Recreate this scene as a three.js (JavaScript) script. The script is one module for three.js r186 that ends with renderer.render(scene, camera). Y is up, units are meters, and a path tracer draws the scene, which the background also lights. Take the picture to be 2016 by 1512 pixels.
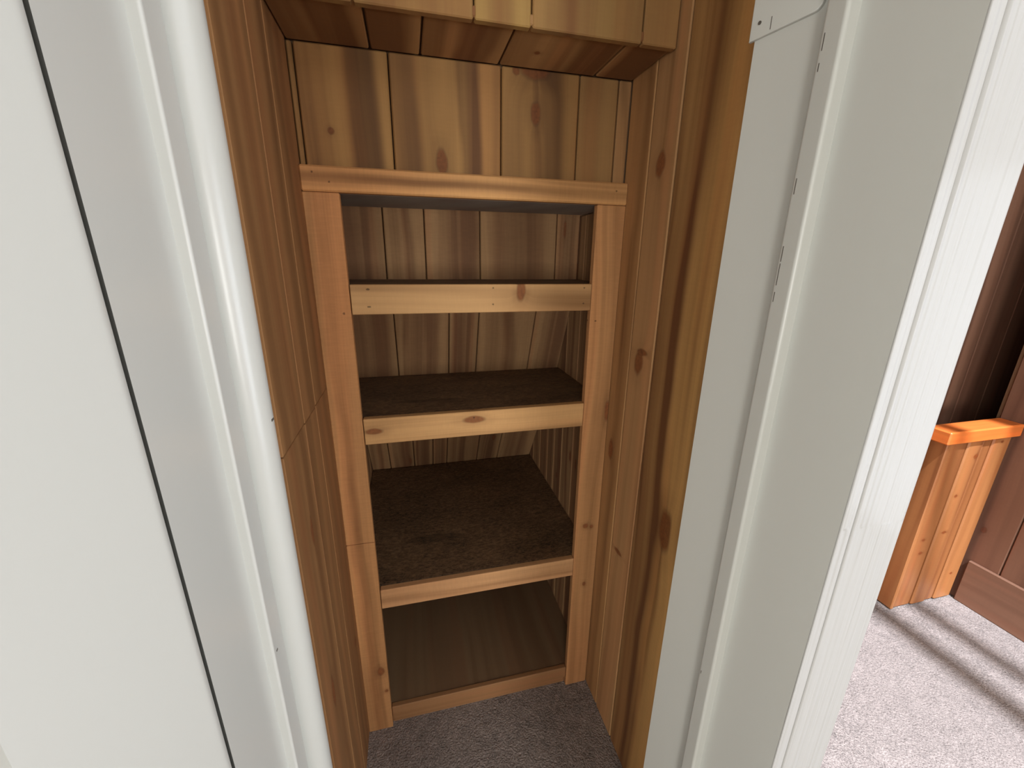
import * as THREE from 'three';
import { RectAreaLightUniformsLib } from 'three/addons/lights/RectAreaLightUniformsLib.js';
import { toCreasedNormals } from 'three/addons/utils/BufferGeometryUtils.js';

// ---------------------------------------------------------------- camera, light, exposure
// metres, y up; the camera stands at the origin of x and z, 1.4 m above the carpet; depth D into the cupboard is -z
const scene = new THREE.Scene();
const camera = new THREE.PerspectiveCamera(86.05, 4 / 3, 0.01, 50);
camera.position.set(0, 1.4, 0);
camera.rotation.order = 'YXZ';
camera.rotation.set(-0.2962, -0.2431, 0.0123);
const renderer = new THREE.WebGLRenderer();
renderer.toneMapping = THREE.LinearToneMapping;
renderer.toneMappingExposure = 1.28;
renderer.shadowMap.enabled = true;
RectAreaLightUniformsLib.init();
scene.background = new THREE.Color().setRGB(0.75, 0.87, 1.0);

const CEIL = 2.3, HALL_BACK = 3.2;                        // ceiling height, wall behind the camera (z)
const WINS = [{ x0: -1.65, x1: -0.65, y0: 0.45, y1: 1.8 }, { x0: 0.95, x1: 1.95, y0: 0.45, y1: 1.8 }];  // two windows in the wall behind the camera
const WINR = { z0: 0.35, z1: 1.55, y0: 0.15, y1: 1.75 }, WINL = { z0: 0.7, z1: 1.9, y0: 0.7, y1: 2.0 }; // windows in the right and left hall walls
const SKYL = { x0: 0.6, x1: 1.95, z0: -0.33, z1: 2.3 };  // roof window in the hall ceiling

const sun = new THREE.DirectionalLight(new THREE.Color().setRGB(0.89, 0.98, 1.13), 7.6);
sun.shadow.radius = 4;
sun.target.position.set(1.6, 0, -0.7);
sun.position.copy(sun.target.position).addScaledVector(new THREE.Vector3(0.13, -0.9, -0.42).normalize(), -6);
sun.castShadow = true;
sun.shadow.mapSize.set(2048, 2048);
Object.assign(sun.shadow.camera, { left: -2.5, right: 2.5, top: 2.5, bottom: -2.5, near: 0.5, far: 12 });
scene.add(sun, sun.target);

for (const W of WINS) {
  const sky1 = new THREE.RectAreaLight(new THREE.Color().setRGB(1.0, 0.985, 0.94), 12.5, W.x1 - W.x0 - 0.1, W.y1 - W.y0 - 0.1);
  sky1.position.set((W.x0 + W.x1) / 2, (W.y0 + W.y1) / 2, HALL_BACK - 0.005);
  scene.add(sky1);
}
const sky3 = new THREE.RectAreaLight(new THREE.Color().setRGB(0.92, 0.97, 1.06), 3.8, WINR.z1 - WINR.z0, WINR.y1 - WINR.y0);
sky3.position.set(2.23, (WINR.y0 + WINR.y1) / 2, (WINR.z0 + WINR.z1) / 2); sky3.rotation.y = Math.PI / 2;
scene.add(sky3);
const sky4 = new THREE.RectAreaLight(new THREE.Color().setRGB(1.0, 0.99, 0.94), 3.0, WINL.z1 - WINL.z0, WINL.y1 - WINL.y0);
sky4.position.set(-1.985, (WINL.y0 + WINL.y1) / 2, (WINL.z0 + WINL.z1) / 2); sky4.rotation.y = -Math.PI / 2;
scene.add(sky4);
const sky2 = new THREE.RectAreaLight(new THREE.Color().setRGB(0.97, 0.98, 1.0), 1.5, SKYL.x1 - SKYL.x0, SKYL.z1 - SKYL.z0);
sky2.position.set((SKYL.x0 + SKYL.x1) / 2, CEIL - 0.005, (SKYL.z0 + SKYL.z1) / 2);
sky2.rotation.x = -Math.PI / 2;
scene.add(sky2);

// ---------------------------------------------------------------- helpers
const V = (x, y, z) => new THREE.Vector3(x, y, z);
function rng(seed) { let s = seed >>> 0; return () => { s = (s + 0x6D2B79F5) >>> 0; let t = s; t = Math.imul(t ^ (t >>> 15), t | 1); t ^= t + Math.imul(t ^ (t >>> 7), t | 61); return ((t ^ (t >>> 14)) >>> 0) / 4294967296; }; }
function hash(x, y, s) { let h = Math.imul(x, 374761393) + Math.imul(y, 668265263) + Math.imul(s, 982451653) | 0; h = Math.imul(h ^ (h >>> 13), 1274126177); return ((h ^ (h >>> 16)) >>> 0) / 4294967296; }
function noise(x, y, s = 0) {
  const xi = Math.floor(x), yi = Math.floor(y), fx = x - xi, fy = y - yi, u = fx * fx * (3 - 2 * fx), v = fy * fy * (3 - 2 * fy);
  const a = hash(xi, yi, s), b = hash(xi + 1, yi, s), c = hash(xi, yi + 1, s), d = hash(xi + 1, yi + 1, s);
  return a + (b - a) * u + (c - a) * v + (a - b - c + d) * u * v;
}
const clamp = (x, a = 0, b = 1) => Math.min(b, Math.max(a, x));
const smooth = (a, b, x) => { const t = clamp((x - a) / (b - a)); return t * t * (3 - 2 * t); };
const toS = (c) => 255 * (c <= 0.0031308 ? c * 12.92 : 1.055 * Math.pow(c, 1 / 2.4) - 0.055);
const lin = (r, g, b) => new THREE.Color().setRGB(r, g, b);

function dataTexture(w, h, paint, srgb = true) {
  const d = new Uint8Array(w * h * 4), c = [0, 0, 0];
  for (let j = 0; j < h; j++) for (let i = 0; i < w; i++) {
    paint(i, j, c); const k = 4 * (j * w + i);
    for (let q = 0; q < 3; q++) d[k + q] = clamp(srgb ? toS(clamp(c[q])) : 255 * c[q], 0, 255);
    d[k + 3] = 255;
  }
  const t = new THREE.DataTexture(d, w, h); t.magFilter = t.minFilter = THREE.LinearFilter;
  t.wrapS = t.wrapT = THREE.RepeatWrapping; if (srgb) t.colorSpace = THREE.SRGBColorSpace; t.needsUpdate = true;
  return t;
}

// Sawn pine: sapwood, heartwood bands that follow the grain, growth lines, knots (x, y, half width, half length in metres), fine saw marks and pin holes.
const SAP = [0.50, 0.295, 0.140], HEART = [0.215, 0.112, 0.046];
function woodMaterial(w, h, o = {}) {
  const seed = o.seed ?? 1, ppm = o.ppm ?? 620, W = Math.max(16, Math.round(w * ppm)), H = Math.max(16, Math.round(h * ppm));
  const tint = o.tint ?? [1, 0.88, 0.68], sap = (o.sap ?? SAP).map((v, q) => v * tint[q]), heart = (o.heart ?? HEART).map((v, q) => v * tint[q]), bands = o.bands ?? [], knots = o.knots ?? [], pins = o.pins ?? [], fine = o.fine ?? 0.6;
  const map = dataTexture(W, H, (i, j, c) => {
    const x = (i + 0.5) / W * w, y = (j + 0.5) / H * h;
    let gx = x + (noise(y * 1.7, 3.3, seed) - 0.5) * 0.035 + (noise(y * 6, x * 9, seed + 1) - 0.5) * 0.008, kd = 0, kh = 0, ring = 0;
    for (const [kx, ky, rx, ry] of knots) {
      const dx = (x - kx) / rx, dy = (y - ky) / ry, a = Math.atan2(dy, dx), d = Math.hypot(dx, dy) * (0.85 + 0.3 * noise(2 + 1.5 * Math.cos(a), 2 + 1.5 * Math.sin(a), seed + 31));
      gx += Math.sign(dx || 1) * rx * 0.9 * Math.exp(-0.35 * d * d) * Math.min(1, Math.abs(dx) * 2);
      kd = Math.max(kd, 1 - smooth(0.75, 1.1, d)); kh = Math.max(kh, smooth(2.6, 1.2, d) * 0.5); ring = Math.max(ring, 1 - Math.min(1, Math.abs(d - 1.0) / 0.22));
    }
    let t = 0.10 + 0.34 * (noise(gx * 26, y * 0.6, seed + 2) - 0.25) + 0.22 * (noise(gx * 60, y * 1.1, seed + 12) - 0.4);
    for (const [a, b, s, e = 0.012] of bands) {
      const wob = (noise(y * 2.3, a * 40, seed + 3) - 0.5) * 0.03 + (noise(y * 14, a * 40, seed + 4) - 0.5) * 0.007;
      t += s * smooth(a - e, a + e, gx + wob) * (1 - smooth(b - e, b + e, gx + wob * 0.8));
    }
    const ringn = noise(gx * 95, y * 0.9, seed + 5), st = noise(gx * 44, y * 1.6, seed + 13), blot = noise(x * 11, y * 3.2, seed + 14);
    t += 0.20 * fine * smooth(0.5, 0.95, ringn) + 0.10 * fine * (noise(gx * 330, y * 2.2, seed + 6) - 0.5) + 0.34 * smooth(0.56, 0.9, st) * (0.4 + blot) - 0.12 * smooth(0.4, 0.1, st) + 0.16 * (blot - 0.5);
    t += kh * 0.3; t = clamp(t, 0, 1.1);
    const g = 1 + 0.09 * fine * (noise(gx * 700, y * 12, seed + 8) - 0.5) + 0.07 * fine * (noise(x * 60, y * 420, seed + 9) - 0.5), red = 0.11 * smooth(0.45, 0.85, noise(gx * 30, y * 1.3, seed + 15));
    for (let q = 0; q < 3; q++) {
      let v = (sap[q] + (heart[q] - sap[q]) * t) * g * (q ? 1 - red * (q === 1 ? 0.8 : 1) : 1);
      if (kd > 0) v += kd * ([0.58, 0.42, 0.30][q] * heart[q] * 1.35 * (0.75 + 0.5 * noise(x * 260, y * 260, seed + 10)) + [0.035, 0.004, 0][q] - v) * 0.85;
      if (ring > 0) v *= 1 - 0.22 * ring;
      c[q] = v;
    }
    for (const [px, py, pr, pl = 1] of pins) { const d = Math.hypot(x - px, (y - py) / pl); if (d < pr) for (let q = 0; q < 3; q++) c[q] *= 0.35; }
  });
  return new THREE.MeshStandardMaterial({ map, roughness: o.rough ?? 0.78 });
}

const shadowed = (m) => { m.castShadow = true; m.receiveShadow = true; return m; };
const counts = new Map();
const numbered = (n) => { const k = counts.get(n) ?? 0; counts.set(n, k + 1); return k ? n + '_' + String(k).padStart(3, '0') : n; };
function group(name, label, category, at = [0, 0, 0], extra = {}) {
  const g = new THREE.Group(); g.name = numbered(name); g.position.set(...at); g.userData = { label, category, ...extra }; scene.add(g); return g;
}
function structure(name, label, category, at) { return group(name, label, category, at, { kind: 'structure' }); }

// box with chamfered edges, w along x, h along y, t along -z (front face at z = 0, corner at the origin); uv window in 0..1 of the texture
function chamferBox(w, h, t, c = 0.0015, win = [0, 0, 1, 1]) {
  const P = [], N = [], U = [], lo = [0, 0, -t], hi = [w, h, 0];
  const vert = (sx, sy, sz, ax) => { const s = [sx, sy, sz]; return s.map((q, i) => (q > 0 ? hi[i] : lo[i]) - (i === ax ? 0 : q * c)); };
  const push = (pts, n) => {
    const a = V(...pts[0]), b = V(...pts[1]), d = V(...pts[2]);
    if (b.clone().sub(a).cross(d.clone().sub(a)).dot(n) < 0) pts = pts.slice().reverse();
    for (let k = 1; k + 1 < pts.length; k++) for (const p of [pts[0], pts[k], pts[k + 1]]) {
      P.push(...p); N.push(n.x, n.y, n.z);
      const u = Math.abs(n.x) > 0.9 ? clamp((p[0] + (n.x > 0 ? p[2] : -p[2])) / w) : p[0] / w, v = Math.abs(n.y) > 0.9 ? clamp((p[1] + (n.y > 0 ? p[2] : -p[2])) / h) : p[1] / h;
      U.push(win[0] + u * (win[2] - win[0]), win[1] + v * (win[3] - win[1]));
    }
  };
  const S = [-1, 1];
  for (let ax = 0; ax < 3; ax++) for (const s of S) {
    const b = (ax + 1) % 3, d = (ax + 2) % 3, q = (p, r) => { const v = []; v[ax] = s; v[b] = p; v[d] = r; return vert(...v, ax); }, n = V(0, 0, 0); n.setComponent(ax, s);
    push([q(-1, -1), q(1, -1), q(1, 1), q(-1, 1)], n);
  }
  for (let ax = 0; ax < 3; ax++) { const b = (ax + 1) % 3, d = (ax + 2) % 3; for (const sb of S) for (const sd of S) {
    const q = (p, f) => { const v = []; v[ax] = p; v[b] = sb; v[d] = sd; return vert(...v, f); }, n = V(0, 0, 0); n.setComponent(b, sb); n.setComponent(d, sd); n.normalize();
    push([q(-1, b), q(1, b), q(1, d), q(-1, d)], n);
  } }
  for (const sx of S) for (const sy of S) for (const sz of S) push([0, 1, 2].map((f) => vert(sx, sy, sz, f)), V(sx, sy, sz).normalize());
  const g = new THREE.BufferGeometry();
  g.setAttribute('position', new THREE.Float32BufferAttribute(P, 3)); g.setAttribute('normal', new THREE.Float32BufferAttribute(N, 3)); g.setAttribute('uv', new THREE.Float32BufferAttribute(U, 2));
  return g;
}
// a board: corner at o, u across, v along the grain, u x v points out of the shown face
function board(parent, name, o, u, v, w, h, t, mat, opt = {}) {
  const m = shadowed(new THREE.Mesh(chamferBox(w, h, t, opt.c ?? 0.0018, opt.win), mat)), n = u.clone().cross(v).normalize();
  m.name = name;
  m.applyMatrix4(new THREE.Matrix4().makeBasis(u.clone().normalize(), v.clone().normalize(), n).setPosition(o.clone().sub(parent.position)));
  if (opt.label) m.userData.label = opt.label;
  parent.add(m); return m;
}
// plain axis-aligned block between two corners
function block(parent, name, x0, y0, z0, x1, y1, z1, mat, c = 0.002) {
  return board(parent, name, V(x0, y0, z1), V(1, 0, 0), V(0, 1, 0), x1 - x0, y1 - y0, z1 - z0, mat, { c });
}
// upright moulding: outline of [x, z] points swept from y0 to y1
function upright(parent, name, pts, y0, y1, mat) {
  const s = new THREE.Shape(pts.map(([x, z]) => new THREE.Vector2(x, -z)));
  let g = new THREE.ExtrudeGeometry(s, { depth: y1 - y0, bevelEnabled: false, steps: 1 });
  g.rotateX(-Math.PI / 2); g.translate(0, y0, 0);
  g.scale(1000, 1000, 1000); g = toCreasedNormals(g, 0.7); g.scale(0.001, 0.001, 0.001);   // it joins corners on a 1 cm grid
  const p = g.attributes.position, uv = g.attributes.uv;
  for (let i = 0; i < p.count; i++) uv.setXY(i, p.getX(i) - p.getZ(i), p.getY(i));
  g.translate(-parent.position.x, -parent.position.y, -parent.position.z);
  const m = shadowed(new THREE.Mesh(g, mat)); m.name = name; parent.add(m); return m;
}
// rectangle in plan with a radius at each corner, in the order (x0,z0) (x1,z0) (x1,z1) (x0,z1)
function roundRect(x0, z0, x1, z1, r, n = 6) {
  const C = [[x0, z0, 1, 1, Math.PI], [x1, z0, -1, 1, 1.5 * Math.PI], [x1, z1, -1, -1, 0], [x0, z1, 1, -1, 0.5 * Math.PI]], out = [];
  C.forEach(([x, z, sx, sz, a], i) => { const R = r[i]; if (!R) { out.push([x, z]); return; } const e = R * 0.08, A = [x + sx * R + R * Math.cos(a), z + sz * R + R * Math.sin(a)], B = [x + sx * R + R * Math.cos(a + Math.PI / 2), z + sz * R + R * Math.sin(a + Math.PI / 2)]; out.push([A[0] + Math.sin(a) * e, A[1] - Math.cos(a) * e]); for (let k = 0; k <= n; k++) { const q = a + k / n * Math.PI / 2; out.push([x + sx * R + R * Math.cos(q), z + sz * R + R * Math.sin(q)]); } out.push([B[0] - Math.cos(a) * e, B[1] - Math.sin(a) * e]); });
  return out;
}

// ---------------------------------------------------------------- shared materials
const brush = dataTexture(256, 512, (i, j, c) => {
  const x = i / 256, y = j / 512, w = (a, f, g, s) => { const u = x * f, v = y * g; return a * (noise(u, v, s) * (1 - x) + noise(u - f, v, s) * x); };
  c[0] = c[1] = c[2] = clamp(w(0.55, 60, 3, 5) + w(0.3, 120, 8, 6) + w(0.25, 20, 14, 7));
}, false);
brush.repeat.set(5, 1.6);
const paint = new THREE.MeshPhysicalMaterial({ color: lin(0.55, 0.555, 0.515), roughness: 0.34, bumpMap: brush, bumpScale: 0.00006, clearcoat: 0.25, clearcoatRoughness: 0.2 });
const brush2 = brush.clone(); brush2.repeat.set(4, 0.9); brush2.needsUpdate = true;
const paintThick = new THREE.MeshPhysicalMaterial({ color: lin(0.385, 0.38, 0.365), roughness: 0.55, specularIntensity: 0.4, bumpMap: brush2, bumpScale: 0.0022, clearcoat: 0.13, clearcoatRoughness: 0.14 });
const wallPaint = new THREE.MeshStandardMaterial({ color: lin(0.66, 0.65, 0.61), roughness: 0.7 });
const hallWood = new THREE.MeshStandardMaterial({ color: lin(0.30, 0.18, 0.10), roughness: 0.6 });
const stud = new THREE.MeshStandardMaterial({ color: lin(0.28, 0.17, 0.095), roughness: 0.9 });   // framing behind the boards
const darkCrack = new THREE.MeshStandardMaterial({ color: lin(0.09, 0.075, 0.06), roughness: 0.9 });
const carpetMap = dataTexture(1024, 1024, (i, j, c) => {
  const per = (f, s) => { const x = i / 1024 * f, y = j / 1024 * f, X = i / 1024, Y = j / 1024; return (noise(x, y, s) * (1 - X) + noise(x - f, y, s) * X) * (1 - Y) + (noise(x, y - f, s) * (1 - X) + noise(x - f, y - f, s) * X) * Y; };
  const t = 0.62 + 0.55 * (per(256, 1) - 0.5) + 0.45 * (hash(i, j, 9) - 0.5) + 0.22 * (per(40, 2) - 0.5) + 0.1 * (per(9, 3) - 0.5);
  c[0] = 0.40 * t; c[1] = 0.328 * t; c[2] = 0.29 * t;
});
const carpetBump = dataTexture(1024, 1024, (i, j, c) => { const a = noise(i / 4, j / 4, 21) * 0.6 + hash(i, j, 22) * 0.4; c[0] = c[1] = c[2] = a; }, false);
for (const t of [carpetMap, carpetBump]) t.repeat.set(1 / 0.8, 1 / 0.8);
const carpet = new THREE.MeshStandardMaterial({ map: carpetMap, bumpMap: carpetBump, bumpScale: 0.004, roughness: 0.98 });
const chip = new THREE.MeshStandardMaterial({ roughness: 0.7, map: dataTexture(640, 760, (i, j, c) => {
  const t = 0.55 + 0.5 * (noise(i / 3, j / 2, 41) - 0.5) + 0.5 * (noise(i / 9, j / 4, 42) - 0.5) + 0.25 * (noise(i / 90, j / 70, 43) - 0.5);
  const stain = smooth(1.0, 0.75, Math.hypot((i - 210) / 95, (j - 190) / 26) + 0.3 * (noise(i / 20, j / 12, 44) - 0.5));
  const k = t * (1 - 0.35 * stain); c[0] = 0.24 * k; c[1] = 0.135 * k; c[2] = 0.065 * k;
}) });
const generic = [0, 1, 2, 3, 4, 5].map((k) => {
  const r = rng(100 + k), w = 0.16, bands = [];
  for (let q = 0; q < 2; q++) { const a = r() * w; bands.push([a, a + 0.02 + r() * 0.05, 0.25 + r() * 0.45]); }
  const knots = []; for (let q = 0; q < 3; q++) knots.push([0.02 + r() * 0.12, 0.1 + r() * 1.6, 0.008 + r() * 0.01, 0.01 + r() * 0.016]);
  return woodMaterial(w, 1.8, { seed: 200 + k * 17, bands, knots, ppm: 480 });
});

// unplaned grey-brown boards inside the recess
const aged = [0, 1, 2, 3].map((k) => {
  const r = rng(500 + k), w = 0.16, bands = [[r() * 0.08, 0.09 + r() * 0.06, 0.3 + r() * 0.5]], knots = [];
  for (let q = 0; q < 3; q++) knots.push([0.02 + r() * 0.12, 0.1 + r() * 1.6, 0.008 + r() * 0.01, 0.01 + r() * 0.016]);
  return woodMaterial(w, 1.8, { seed: 520 + k * 13, bands, knots, ppm: 480, sap: [0.40, 0.26, 0.15], heart: [0.20, 0.11, 0.06], fine: 1.3, rough: 0.8 });
});

// ---------------------------------------------------------------- dimensions of the cupboard
const XL = -0.197, XR = 0.518, DN = 0.972, JL = -0.1808, JR = 0.4567, DJ = 0.552, HEADER0 = 1.5243, HEADER1 = 1.5722, SOFFIT = 1.785;
const X = V(1, 0, 0), Y = V(0, 1, 0), Z = V(0, 0, 1), nX = V(-1, 0, 0), nZ = V(0, 0, -1);

// floor: carpet through the hall and into the cupboard
{
  const f = structure('floor', 'grey flecked carpet covering the hall and the cupboard floor', 'floor');
  const g = new THREE.BoxGeometry(5.1, 0.12, 5.5); const m = shadowed(new THREE.Mesh(g, carpet)); m.name = 'carpet';
  const p = g.attributes.position, uv = g.attributes.uv;
  for (let i = 0; i < p.count; i++) uv.setXY(i, p.getX(i), p.getZ(i));
  m.position.set(0.40, -0.06, 0.6); f.add(m);
}

// left side of the cupboard: upright boards with a cross joint
{
  const w = structure('wall_left', 'brown pine boards lining the left side of the cupboard', 'wall');
  block(w, 'wall_body', XL - 0.075, 0, -2.12, XL - 0.019, CEIL, -0.325, stud, 0.001);
  const cut = [1.11, 1.11, 1.108];
  const defs = [
    [0.5, 0.6195, { ppm: 20 }],
    [0.621, 0.7575, { seed: 12, bands: [[0.0, 0.03, 0.7], [0.055, 0.10, 0.55], [0.12, 0.16, 0.5]], knots: [[0.05, 0.92, 0.008, 0.03], [0.07, 0.55, 0.01, 0.04]] }],
    [0.7615, 0.8525, { seed: 13, bands: [[0.045, 0.085, 0.65]], knots: [] }],
    [0.8565, 0.990, { seed: 14, bands: [[0.02, 0.05, 0.5], [0.075, 0.11, 0.45]], knots: [[0.05, 0.4, 0.01, 0.015]] }],
  ];
  defs.forEach(([a, b, o], i) => {
    const mat = woodMaterial(b - a, CEIL, { sap: [0.345, 0.195, 0.09], ...o }), yc = cut[Math.min(i, 2)] + (i === 3 ? 0.002 : 0), f = yc / CEIL;
    if (i === 0) return;
    board(w, 'board', V(XL, 0, -a), nZ, Y, b - a, yc - 0.0007, 0.019, mat, { win: [1, 0, 0, f], c: 0.001 });
    board(w, 'board', V(XL, yc + 0.0007, -a), nZ, Y, b - a, CEIL - yc - 0.001, 0.019, mat, { win: [0, f, 1, 1], c: 0.001 });
  });
  for (let k = 0, d = 0.995; d < 2.05; k++) { const s = 0.09 + 0.04 * hash(k, 3, 8); board(w, 'inner_board', V(XL, 0, -d), nZ, Y, s - 0.003, HEADER0 - 0.002, 0.016, aged[k % 4]); d += s; }
}

// right side of the cupboard
{
  const w = structure('wall_right', 'upright pine boards lining the right side of the cupboard', 'wall');
  block(w, 'wall_body', XR + 0.020, 0, -2.12, 0.5535, CEIL, -0.36, stud, 0.001);
  const defs = [
    [0.50, 0.7880, { seed: 21, sap: [0.78, 0.52, 0.235], bands: [[0.188, 0.40, 0.66, 0.02], [0.205, 0.225, 0.25]], knots: [[0.085, 1.60, 0.011, 0.02], [0.10, 1.42, 0.006, 0.016], [0.17, 0.83, 0.02, 0.05], [0.10, 0.42, 0.01, 0.03]] }],
    [0.7925, 0.8885, { seed: 22, sap: [0.50, 0.315, 0.17], fine: 0.5, bands: [], knots: [[0.05, 1.59, 0.017, 0.024], [0.055, 1.17, 0.018, 0.03], [0.045, 1.195, 0.022, 0.008], [0.06, 0.63, 0.02, 0.007]] }],
    [0.8930, 0.992, { seed: 23, sap: [0.45, 0.27, 0.13], bands: [[0.03, 0.06, 0.5]], knots: [[0.05, 0.9, 0.012, 0.03]] }],
  ];
  for (const [a, b, o] of defs) board(w, 'board', V(XR, 0, -b), Z, Y, b - a, CEIL, 0.019, woodMaterial(b - a, CEIL, { ...o, bands: o.bands.map(([p, q, s, e]) => [b - a - q, b - a - p, s, e]), knots: o.knots.map(([p, ...r]) => [b - a - p, ...r]) }), { c: 0.0022 });
  for (let k = 0, d = 0.996; d < 2.05; k++) { const s = 0.07 + 0.035 * hash(k, 5, 8); board(w, 'inner_board', V(0.507, 0, -d - s), Z, Y, s - 0.003, HEADER0 - 0.002, 0.016, aged[(k + 3) % 4]); d += s; }
}

// back of the cupboard: boards above the header, the soffit, the face above it, and the sloping back behind the shelves
{
  const w = structure('wall_back', 'pine boarded back of the cupboard with a stepped soffit', 'wall');
  const D = 0.992;
  block(w, 'wall_body', XL - 0.018, HEADER0 + 0.019, -1.14, XR + 0.019, CEIL, -D - 0.019, stud, 0.001);
  block(w, 'wall_body', XL - 0.018, SOFFIT + 0.017, -D - 0.018, XR + 0.019, CEIL, -0.826 - 0.017, stud, 0.001);
  const up = [
    [XL, -0.1875, { seed: 31, bands: [[0, 0.1, 0.8]] }],
    [-0.1845, -0.0155, { seed: 32, bands: [[0.0, 0.012, 0.6], [0.095, 0.15, 0.85, 0.01]], knots: [[0.052, 0.105, 0.006, 0.007], [0.045, 0.265, 0.008, 0.012]] }],
    [-0.0125, 0.2135, { seed: 33, bands: [[-0.02, 0.035, 0.5], [0.128, 0.175, 0.75, 0.008]], knots: [[0.098, 0.06, 0.012, 0.028]] }],
    [0.2165, 0.3905, { seed: 34, bands: [[0.085, 0.13, 0.7, 0.018]], knots: [[0.07, 0.255, 0.034, 0.022], [0.075, 0.17, 0.011, 0.022], [0.03, 0.245, 0.008, 0.008]] }],
    [0.3935, 0.4845, { seed: 35, sap: [0.36, 0.225, 0.098], fine: 0.6, bands: [], knots: [[0.04, 0.285, 0.014, 0.008]] }],
    [0.4875, XR - 0.001, { seed: 36, sap: [0.40, 0.24, 0.12], bands: [[0.0, 0.012, 0.6]] }],
  ];
  const y0 = HEADER0 + 0.01, h = SOFFIT - y0;
  for (const [a, b, o] of up) board(w, 'board', V(a, y0, -D), X, Y, b - a, h, 0.018, woodMaterial(b - a, h, { sap: [0.37, 0.225, 0.092], heart: [0.145, 0.078, 0.030], ...o, ppm: 900 }), { c: 0.0025 });
  // soffit boards, grain running out of the wall
  const sj = [XL, -0.046, 0.049, 0.209, 0.424, XR - 0.001];
  sj.slice(0, -1).forEach((a, i) => {
    const wd = sj[i + 1] - a - 0.004, L = D - 0.826 - 0.002;
    const so = { seed: 51 + i, bands: [[0.0, 0.06, 0.5], [wd - 0.08, wd - 0.01, 0.7]], knots: i === 3 ? [[0.06, 0.07, 0.006, 0.007]] : [], sap: [0.47, 0.305, 0.155], ppm: 900 };
    board(w, 'soffit_board', V(a + 0.002, SOFFIT, -D + 0.001), X, Z.clone(), wd, L, 0.016, woodMaterial(wd, L, so), { c: 0.002, flip: true }).scale.set(1, 1, 1);
  });
  const fj = [XL, -0.06, 0.132, 0.232, 0.444, XR - 0.001];
  fj.slice(0, -1).forEach((a, i) => {
    const wd = fj[i + 1] - a - 0.003, hh = CEIL - SOFFIT + 0.003;
    board(w, 'face_board', V(a + 0.0015, SOFFIT - 0.004, -0.826), X, Y, wd, hh, 0.016, woodMaterial(wd, hh, { seed: 61 + i, sap: i === 2 ? [0.40, 0.28, 0.108] : [0.32, 0.21, 0.088], bands: i === 3 ? [[0.05, 0.075, 0.7]] : i === 4 ? [[0.05, 0.1, 0.6]] : [[0.02, 0.06, 0.4]] }), { c: 0.002 });
  });
  // sloping back behind the shelves, board by board in each bay
  const slope = (name, joints, yA, dA, yB, dB, gOff) => {
    const v = V(0, yA - yB, -(dA - dB)), L = v.length(); v.normalize();
    for (let i = 0; i + 1 < joints.length; i++) board(w, name, V(joints[i] + 0.0015, yB, -dB), X, v, joints[i + 1] - joints[i] - 0.003, L, 0.014, aged[(i + gOff) % 4], { win: [0, 0.1 * ((i * 3 + gOff) % 8), 1, 0.1 * ((i * 3 + gOff) % 8) + L / 1.8], c: 0.002 });
    board(w, 'wall_body', V(XL - 0.018, yB, -dB - 0.0155), X, v, XR - XL + 0.036, L, 0.03, stud, { c: 0.001 });
  };
  slope('back_board', [XL, -0.057, 0.051, 0.205, 0.434, 0.507], HEADER0 + 0.03, 1.222, 1.325, 1.226, 0);
  slope('back_board', [XL, -0.048, 0.115, 0.207, 0.391, 0.507], 1.335, 1.224, 1.01, 1.363, 2);
  slope('back_board', [XL, -0.12, -0.02, 0.06, 0.12, 0.255, 0.35, 0.507], 1.02, 1.359, 0.50, 1.695, 1);
  slope('back_board', [XL, -0.08, 0.06, 0.19, 0.32, 0.42, 0.507], 0.51, 1.688, 0, 2.02, 4);
}

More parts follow.
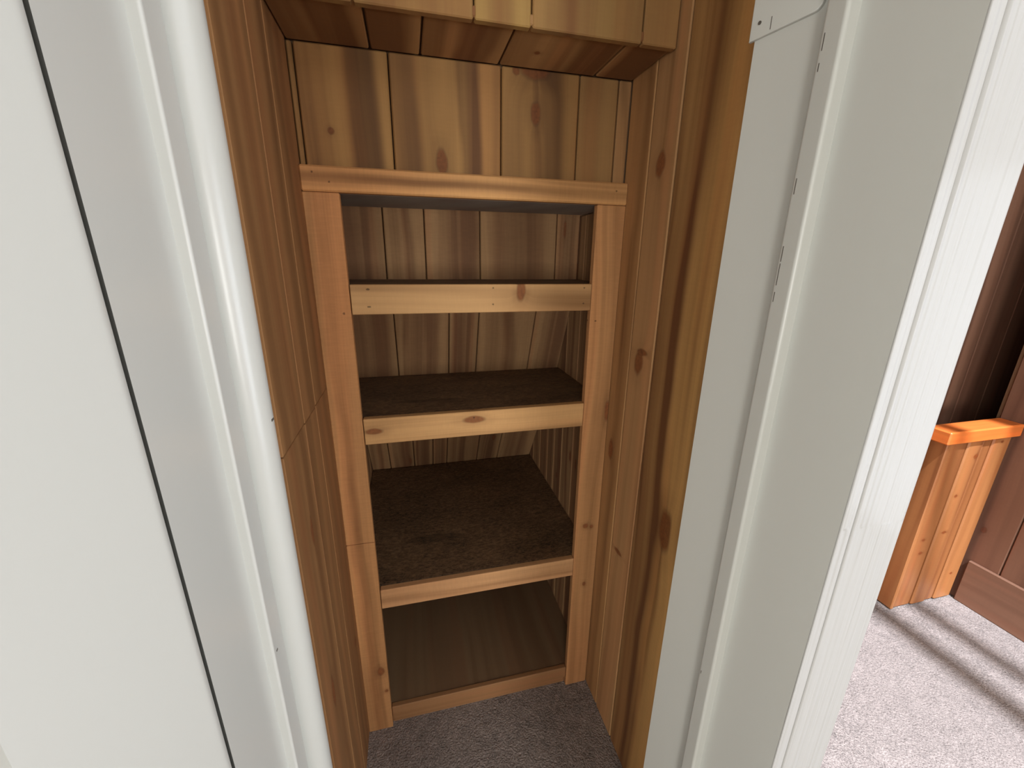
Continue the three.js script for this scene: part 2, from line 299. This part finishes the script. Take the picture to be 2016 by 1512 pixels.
// ---------------------------------------------------------------- face frame and shelves
{
  const fr = group('face_frame', 'pine face frame round the shelves, two stiles under a header', 'frame', [0.16, 0, -DN]);
  const sl = woodMaterial(0.07, HEADER0, { seed: 71, fine: 1.3, sap: [0.60, 0.335, 0.165], bands: [[0.02, 0.034, 0.45], [0.045, 0.055, 0.4]], knots: [[0.052, 0.235, 0.010, 0.016], [0.062, 0.155, 0.005, 0.006]], pins: [[0.055, 1.28, 0.0022]] });
  const J = 0.681;
  board(fr, 'stile', V(XL, 0, -DN), X, Y, -0.1265 - XL, J - 0.001, 0.02, sl, { win: [0, 0, 1, J / HEADER0] });
  board(fr, 'stile', V(XL, J, -DN), X, Y, -0.1265 - XL, HEADER0 - J - 0.0005, 0.02, sl, { win: [0, J / HEADER0, 1, 1] });
  const sr = woodMaterial(XR - 0.4437, HEADER0, { seed: 72, fine: 1, sap: [0.60, 0.345, 0.175], bands: [[0.045, 0.075, 0.5, 0.02]], knots: [[0.03, 0.635, 0.009, 0.008], [0.05, 0.63, 0.006, 0.006], [0.04, 0.42, 0.006, 0.008], [0.07, 1.0, 0.008, 0.03]], pins: [[0.015, 1.25, 0.0022]] });
  board(fr, 'stile', V(0.4437, 0, -DN), X, Y, XR - 0.4437 - 0.001, HEADER0 - 0.0005, 0.02, sr);
  const hd = woodMaterial(HEADER1 - HEADER0, 0.714, { seed: 73, fine: 1.2, sap: [0.70, 0.42, 0.20], bands: [[0.03, 0.036, 0.4], [0.01, 0.014, 0.4]], pins: [[0.035, 0.69, 0.0018], [0.018, 0.66, 0.0018], [0.03, 0.03, 0.0018]], ppm: 900 });
  board(fr, 'header', V(0.5172, HEADER0, -DN + 0.004), Y, nX, HEADER1 - HEADER0, 0.7139, 0.024, hd, { c: 0.003 });
  const bs = woodMaterial(0.05, 0.57, { seed: 74, sap: [0.30, 0.165, 0.085], bands: [[0.01, 0.02, 0.4]], ppm: 800 });
  board(fr, 'base_rail', V(0.4430, 0.036, -DN - 0.002), Y, nX, 0.042, 0.5690, 0.018, bs, { c: 0.003 });
  board(fr, 'base_fillet', V(0.4430, 0.0, -DN - 0.016), Y, nX, 0.034, 0.5690, 0.004, bs, { c: 0.004 });
  const grey = woodMaterial(0.25, 0.71, { seed: 75, tint: [1, 1, 1], sap: [0.36, 0.32, 0.28], heart: [0.22, 0.19, 0.165] });
  board(fr, 'top_panel', V(XL + 0.001, HEADER0 + 0.0004, -1.224), X, Z, 0.703, 1.224 - DN - 0.022, 0.016, grey, { label: 'grey weathered board roofing the shelf recess' });
}
const shelfDefs = [
  { y: 1.3415, f: 0.0651, back: 1.222, label: 'top shelf, its pale clean fascia marked by one upright knot', o: { seed: 81, sap: [0.68, 0.46, 0.255], fine: 0.45, knots: [[0.05, 0.182, 0.026, 0.011]], pins: [[0.055, 0.53, 0.002, 2], [0.017, 0.53, 0.002, 2], [0.057, 0.25, 0.002], [0.019, 0.25, 0.002], [0.056, 0.02, 0.002], [0.018, 0.02, 0.002]] } },
  { y: 1.0276, f: 0.0666, back: 1.352, label: 'middle shelf, its fascia with a knot at the left end and a purple stain', o: { seed: 82, sap: [0.76, 0.50, 0.265], fine: 0.7, bands: [[0.02, 0.026, 0.25]], knots: [[0.034, 0.545, 0.008, 0.022], [0.045, 0.30, 0.010, 0.03]], pins: [[0.05, 0.30, 0.002]] } },
  { y: 0.5229, f: 0.0628, back: 1.675, label: 'lowest shelf, its narrow pinkish fascia level with the floor of the deep recess', o: { seed: 83, sap: [0.60, 0.385, 0.225], fine: 1, bands: [[0.015, 0.03, 0.35]], knots: [] } },
];
shelfDefs.forEach((s, i) => {
  const g = group('shelf', s.label, 'shelf', [0.1585, s.y - s.f, -DN], { group: 'shelves in the cupboard' });
  const fm = woodMaterial(s.f, 0.567, { ...s.o, ppm: 900 });
  board(g, 'fascia', V(0.4424, s.y - s.f, -DN + 0.0006), Y, nX, s.f, 0.5670, 0.019, fm, { c: 0.0015, label: 'pale planed pine fascia' });
  const L = s.back - DN - 0.021;
  const m = board(g, 'shelf_panel', V(XL + 0.002, s.y - 0.0008, -DN - 0.0206), X, nZ, 0.702, L, 0.018, chip, { c: 0.001, label: 'brown chipboard shelf panel' });
  board(g, 'support_batten', V(XL + 0.003, s.y - 0.04, -DN - 0.03), nZ, Y, L - 0.06, 0.02, 0.018, generic[i], { c: 0.001 }).position.x += 0.018;
});
{
  const b = structure('floor_panel', 'dull plywood floor panel inside the lowest recess of the shelves', 'floor');
  b.name = 'floor_001';
  const ply = woodMaterial(0.70, 1.0, { seed: 91, sap: [0.21, 0.14, 0.088], heart: [0.15, 0.09, 0.052], fine: 0.5, bands: [[0.2, 0.3, 0.2], [0.5, 0.6, 0.25]], ppm: 500 });
  board(b, 'plywood_sheet', V(XL + 0.001, 0.076, -DN - 0.021), X, nZ, 0.703, 1.0, 0.012, ply, { c: 0.001 });
}

// ---------------------------------------------------------------- painted door frame of the cupboard
{
  const t = structure('trim_1', 'white painted left jamb of the cupboard opening with a door stop', 'door frame');
  upright(t, 'lining', [[-0.24, -0.475], [JL, -0.475], [JL, -0.3108], [-0.1868, -0.345], [-0.24, -0.345]], 0, 2.06, paint);   // undercut behind its front edge, so the joint stays open
  const bead = []; for (let k = 0; k <= 24; k++) { const a = -Math.PI / 2 + k / 24 * Math.PI; bead.push([-0.178 + 0.023 * Math.cos(a), -0.476 + 0.023 * Math.sin(a)]); }
  upright(t, 'bead', [[-0.24, -0.499], ...bead, [-0.24, -0.453]], 0, 2.05, paint);
  upright(t, 'door_stop', roundRect(JL - 0.002, -0.4380, -0.1710, -0.4062, [0, 0.002, 0.0028, 0]), 0, 2.05, paint);
  block(t, 'paint_chip', -0.1722, 0.966, -0.4170, -0.1707, 0.9685, -0.4130, darkCrack, 0.0003);
  block(t, 'paint_chip', -0.1565, 1.2245, -0.4790, -0.1548, 1.2275, -0.4720, darkCrack, 0.0003);
}
{
  const t = structure('trim_2', 'white painted right jamb of the cupboard opening with a rounded stop', 'door frame');
  upright(t, 'lining', [[0.4335, -0.5222], [XR, -0.5222], [XR, -0.2970], [JR, -0.2970], [JR, -0.436], [0.4319, -0.5205]], 0, 2.06, paint);
  upright(t, 'door_stop', roundRect(JR - 0.0155, -0.4360, JR + 0.002, -0.4080, [0.005, 0, 0, 0.004]), 0, 2.05, paint);
  // painted-over catch plate near the top of the jamb
  const s = new THREE.Shape(); s.moveTo(0.449, 2.0); s.lineTo(0.449, 1.672); s.quadraticCurveTo(0.449, 1.662, 0.459, 1.662); s.lineTo(0.5285, 1.660); s.lineTo(0.5285, 2.0); s.closePath();
  const g = new THREE.ExtrudeGeometry(s, { depth: 0.003, bevelEnabled: true, bevelSize: 0.0012, bevelThickness: 0.0012, bevelSegments: 2 });
  g.rotateY(Math.PI / 2); g.translate(JR - 0.0032, 0, 0);
  const m = shadowed(new THREE.Mesh(g, paint)); m.name = 'catch_plate'; m.userData.label = 'painted-over plate with a screw hole'; t.add(m);
  const hole = new THREE.CylinderGeometry(0.0021, 0.0021, 0.002, 14); hole.rotateZ(Math.PI / 2); hole.translate(JR - 0.0040, 1.675, -0.5185);
  const hm = shadowed(new THREE.Mesh(hole, darkCrack)); hm.name = 'screw_hole'; m.add(hm);
  block(m, 'paint_crack', JR - 0.0048, 1.663, -0.5045, JR - 0.0040, 1.676, -0.5037, darkCrack, 0.0002);
  m.applyMatrix4(new THREE.Matrix4().makeTranslation(JR, 0, -0.436).multiply(new THREE.Matrix4().makeRotationY(Math.atan(0.287))).multiply(new THREE.Matrix4().makeTranslation(-JR, 0, 0.436)));
  for (const [y, l] of [[1.615, 0.016], [1.596, 0.008], [1.475, 0.017], [1.40, 0.018], [1.372, 0.026], [1.352, 0.012], [0.734, 0.006]]) block(t, 'paint_crack', JR - 0.0158, y, -0.4300, JR - 0.0152, y + l, -0.4290, darkCrack, 0.0001);
}
{
  const t = structure('trim_3', 'smooth white splayed panel left of the cupboard opening, dark gap beside it', 'panel');
  const th = 0.33, cn = Math.cos(th), sn = Math.sin(th), C = [-0.1889, -0.3006], r = 0.010, L = 0.102, P = [], at = (u, n) => [C[0] - sn * u + cn * n, C[1] + cn * u + sn * n];   // u along the splayed face, n out of it
  P.push(at(L, r), at(0.002, r)); for (let k = 0; k <= 10; k++) { const w = k / 10 * Math.PI / 2; P.push(at(-r * Math.sin(w), r * Math.cos(w))); } P.push(at(-r, -0.006), at(L, -0.006));
  upright(t, 'return_panel', P.reverse(), 0, CEIL, paint);
}
{
  const t = structure('trim_4', 'glossy thickly brushed white corner post at the open hall side', 'post');
  upright(t, 'post_edge', roundRect(JR, -0.2969, 0.4732, -0.2952, [0, 0, 0.0012, 0.0012]), 0, CEIL, paintThick);
  upright(t, 'post', roundRect(0.4735, -0.36, 0.5538, -0.2940, [0, 0, 0.006, 0.003]), 0, CEIL, paintThick);
}
{
  const w = structure('wall_front', 'painted hall wall around the cupboard opening', 'wall');
  block(w, 'wall_panel', -2.12, 0, -0.40, -0.2405, CEIL, -0.309, wallPaint, 0.001);
  block(w, 'wall_panel', -0.42, 0, -0.3085, -0.2300, CEIL, 0.02, wallPaint, 0.002);
  block(w, 'wall_panel', -0.24, 2.062, -0.36, 0.473, CEIL, -0.309, wallPaint, 0.001);
}

// ---------------------------------------------------------------- hall beside the cupboard
const hallBoards = [0, 1, 2].map((k) => woodMaterial(0.17, 2.3, { seed: 340 + k, sap: [0.24, 0.13, 0.098], heart: [0.135, 0.068, 0.05], bands: [[0.03 + 0.03 * k, 0.08 + 0.03 * k, 0.4]], knots: [[0.08, 0.35 + 0.1 * k, 0.01, 0.014]], ppm: 420 }));
{
  const w = structure('wall_far', 'brown boarded hall wall with a dim recess behind the low wainscot', 'wall');
  block(w, 'wall_body', 0.554, 0, -1.12, 1.86, CEIL, -1.039, stud, 0.001);
  for (let x = 0.555, i = 0; x < 1.84; x += 0.145, i++) board(w, 'board', V(x + 0.001, 0, -1.022), X, Y, Math.min(0.143, 1.859 - x), CEIL, 0.016, hallBoards[i % 3], { c: 0.002 });
  // recess behind the wainscot
  block(w, 'wall_body', 1.76, 0, -1.36, 1.859, CEIL, -1.121, stud, 0.001);
  block(w, 'wall_body', 2.78, 0, -1.36, 2.88, CEIL, -1.04, stud, 0.001);
  block(w, 'wall_body', 1.86, 0, -1.36, 2.779, CEIL, -1.213, stud, 0.001);
  for (let x = 1.862, i = 0; x < 2.75; x += 0.152, i++) board(w, 'recess_board', V(x + 0.001, 0, -1.195), X, Y, Math.min(0.150, 2.778 - x), CEIL, 0.016, hallBoards[(i + 1) % 3], { c: 0.003 });
  for (let d = 1.05, i = 0; d < 1.1; d += 0.152, i++) board(w, 'recess_board', V(2.762, 0, -d - 0.150), Z, Y, 0.150, CEIL, 0.016, hallBoards[i % 3], { c: 0.003 });
}
{
  const w = structure('wall_side', 'pinkish brown boarded wall closing the hall on the right', 'wall');
  for (const [a, b, c, d] of [[-1.038, WINR.z0, 0, CEIL], [WINR.z1, HALL_BACK + 0.02, 0, CEIL], [WINR.z0, WINR.z1, 0, WINR.y0], [WINR.z0, WINR.z1, WINR.y1, CEIL]]) block(w, 'wall_body', 2.268, c, a, a < -1 ? 2.88 : 2.40, d, b, stud, 0.001);
  sideWindow(structure('window_4', 'white window in the right hall wall nearer than the wainscot', 'window', [2.32, WINR.y0, (WINR.z0 + WINR.z1) / 2]), 2.3, WINR);
  const m = hallBoards;
  for (let k = 0, d = 1.02; d > -HALL_BACK; k++) {
    const s = 0.166, z = -d, cut = z + s > WINR.z0 && z < WINR.z1;
    for (const [c, e] of cut ? [[0, WINR.y0], [WINR.y1, CEIL]] : [[0, CEIL]]) board(w, 'board', V(2.25, c, z), Z, Y, s - 0.003, e - c, 0.017, m[k % 3], { c: 0.003, win: [0, c / CEIL, 1, e / CEIL] });
    d -= s;
  }
}
{
  const w = structure('baseboard_right', 'plain brown skirting board along the right hall wall', 'skirting');
  const m = woodMaterial(0.2, 2.0, { seed: 350, sap: [0.24, 0.13, 0.098], heart: [0.14, 0.075, 0.052], bands: [[0.08, 0.11, 0.3]], ppm: 420 });
  board(w, 'skirting_board', V(2.2345, 0, 0.98), Y, nZ, 0.20, 1.925, 0.015, m, { c: 0.003 });
}
// low pine wainscot in the corner of the hall
{
  const g = group('low_wainscot', 'low orange pine wainscot with a thick cap rail in the hall corner', 'wainscot', [2.06, 0, -0.985]);
  const pine = (seed, w, bands = [], knots = []) => woodMaterial(w, 0.77, { seed, sap: [0.40, 0.178, 0.075], heart: [0.22, 0.082, 0.032], bands, knots, ppm: 620, rough: 0.45 });
  board(g, 'end_board', V(1.892, 0.004, -1.021), Z, Y, 0.062, 0.764, 0.016, pine(401, 0.062), { c: 0.003 }).rotation.y += 0;
  const js = [[1.909, 2.003, 0.005, pine(402, 0.1, [[-0.01, 0.12, 0.35]], [[0.055, 0.27, 0.011, 0.007], [0.045, 0.335, 0.010, 0.006]])], [2.005, 2.083, 0.0, pine(403, 0.08, [[0.05, 0.09, 0.3]], [[0.03, 0.53, 0.009, 0.007], [0.04, 0.36, 0.014, 0.006], [0.06, 0.70, 0.012, 0.010]])], [2.085, 2.135, 0.005, pine(404, 0.06, [[-0.01, 0.08, 0.4]])], [2.137, 2.232, 0.0, pine(405, 0.1, [], [[0.05, 0.13, 0.008, 0.006], [0.05, 0.75, 0.008, 0.006]])]];
  for (const [a, b, s, m] of js) board(g, 'board', V(a, 0.004, -0.958 - s), X, Y, b - a - 0.001, 0.764, 0.014, m, { c: 0.005 });
  const cm = woodMaterial(0.08, 0.42, { seed: 406, sap: [0.78, 0.22, 0.055], heart: [0.5, 0.14, 0.035], bands: [[0.03, 0.05, 0.3]], ppm: 700, rough: 0.4 });
  board(g, 'cap_rail', V(2.249, 0.7685, -0.945), Y, nX, 0.050, 0.385, 0.076, cm, { c: 0.004 });
}

function sideWindow(n, x, W) {
  const g = 0.05, q = (y0, z0, y1, z1) => block(n, 'frame', x, y0, z0, x + 0.06, y1, z1, paint);
  q(W.y0, W.z0, W.y1, W.z0 + g); q(W.y0, W.z1 - g, W.y1, W.z1); q(W.y0, W.z0 + g, W.y0 + g, W.z1 - g); q(W.y1 - g, W.z0 + g, W.y1, W.z1 - g);
  block(n, 'pane', x + 0.025, W.y0 + g, W.z0 + g, x + 0.031, W.y1 - g, W.z1 - g, new THREE.MeshPhysicalMaterial({ color: 0xffffff, transmission: 1, thickness: 0, roughness: 0.02 }), 0.0005);
}
// ---------------------------------------------------------------- rest of the hall, behind and above the camera
{
  const w = structure('wall_behind', 'painted hall wall with a window behind the viewer', 'wall');
  const z0 = HALL_BACK + 0.02, z1 = HALL_BACK + 0.16;
  const xs = [-2.12, ...WINS.flatMap((W) => [W.x0, W.x1]), 2.40];
  for (let i = 0; i < xs.length; i += 2) block(w, 'wall_panel', xs[i], 0, z0, xs[i + 1], CEIL, z1, hallWood, 0.001);
  const pane = new THREE.MeshPhysicalMaterial({ color: 0xffffff, transmission: 1, thickness: 0, roughness: 0.02 });
  WINS.forEach((W, i) => {
    block(w, 'wall_panel', W.x0, 0, z0, W.x1, W.y0, z1, hallWood, 0.001);
    block(w, 'wall_panel', W.x0, W.y1, z0, W.x1, CEIL, z1, hallWood, 0.001);
    const n = structure(i ? 'window_5' : 'window_1', (i ? 'right' : 'left') + ' one of two white windows behind the viewer', 'window', [(W.x0 + W.x1) / 2, W.y0, HALL_BACK + 0.1]);
    block(n, 'frame', W.x0, W.y0, z0 + 0.04, W.x0 + 0.05, W.y1, z0 + 0.1, paint); block(n, 'frame', W.x1 - 0.05, W.y0, z0 + 0.04, W.x1, W.y1, z0 + 0.1, paint);
    block(n, 'frame', W.x0 + 0.05, W.y0, z0 + 0.04, W.x1 - 0.05, W.y0 + 0.05, z0 + 0.1, paint); block(n, 'frame', W.x0 + 0.05, W.y1 - 0.05, z0 + 0.04, W.x1 - 0.05, W.y1, z0 + 0.1, paint);
    block(n, 'pane', W.x0 + 0.05, W.y0 + 0.05, z0 + 0.065, W.x1 - 0.05, W.y1 - 0.05, z0 + 0.071, pane, 0.0005);
  });
}
{
  const w = structure('wall_hall', 'painted hall wall on the left behind the viewer', 'wall');
  const zs = [[-0.308, WINL.z0, 0, CEIL], [WINL.z1, HALL_BACK + 0.019, 0, CEIL], [WINL.z0, WINL.z1, 0, WINL.y0], [WINL.z0, WINL.z1, WINL.y1, CEIL]];
  for (const [a, b, c, d] of zs) block(w, 'wall_panel', -2.12, c, a, -2.0, d, b, wallPaint, 0.001);
  const n = structure('window_3', 'white window in the left hall wall behind the viewer', 'window', [-2.06, WINL.y0, (WINL.z0 + WINL.z1) / 2]);
  sideWindow(n, -2.09, WINL);
}
{
  const c = structure('ceiling', 'white hall ceiling with a roof window beside the cupboard', 'ceiling');
  const y0 = CEIL + 0.001, y1 = CEIL + 0.14;
  block(c, 'ceiling_panel', -2.12, y0, -2.1, SKYL.x0, y1, HALL_BACK + 0.16, wallPaint, 0.001);
  block(c, 'ceiling_panel', SKYL.x1, y0, -2.1, 2.88, y1, HALL_BACK + 0.16, wallPaint, 0.001);
  block(c, 'ceiling_panel', SKYL.x0, y0, -2.1, SKYL.x1, y1, SKYL.z0, wallPaint, 0.001);
  block(c, 'ceiling_panel', SKYL.x0, y0, SKYL.z1, SKYL.x1, y1, HALL_BACK + 0.16, wallPaint, 0.001);
  const n = structure('window_2', 'roof window with slim glazing bars above the open hall', 'window', [(SKYL.x0 + SKYL.x1) / 2, CEIL + 0.06, (SKYL.z0 + SKYL.z1) / 2]);
  for (const [x, w] of [[1.46, 0.09], [1.66, 0.07]]) block(n, 'glazing_bar', x, CEIL + 0.06, SKYL.z0, x + w, CEIL + 0.1, SKYL.z1, paint);
  const pane = new THREE.MeshPhysicalMaterial({ color: 0xffffff, transmission: 1, thickness: 0, roughness: 0.02 });
  block(n, 'pane', SKYL.x0, CEIL + 0.101, SKYL.z0, SKYL.x1, CEIL + 0.107, SKYL.z1, pane, 0.0005);
}

renderer.render(scene, camera);
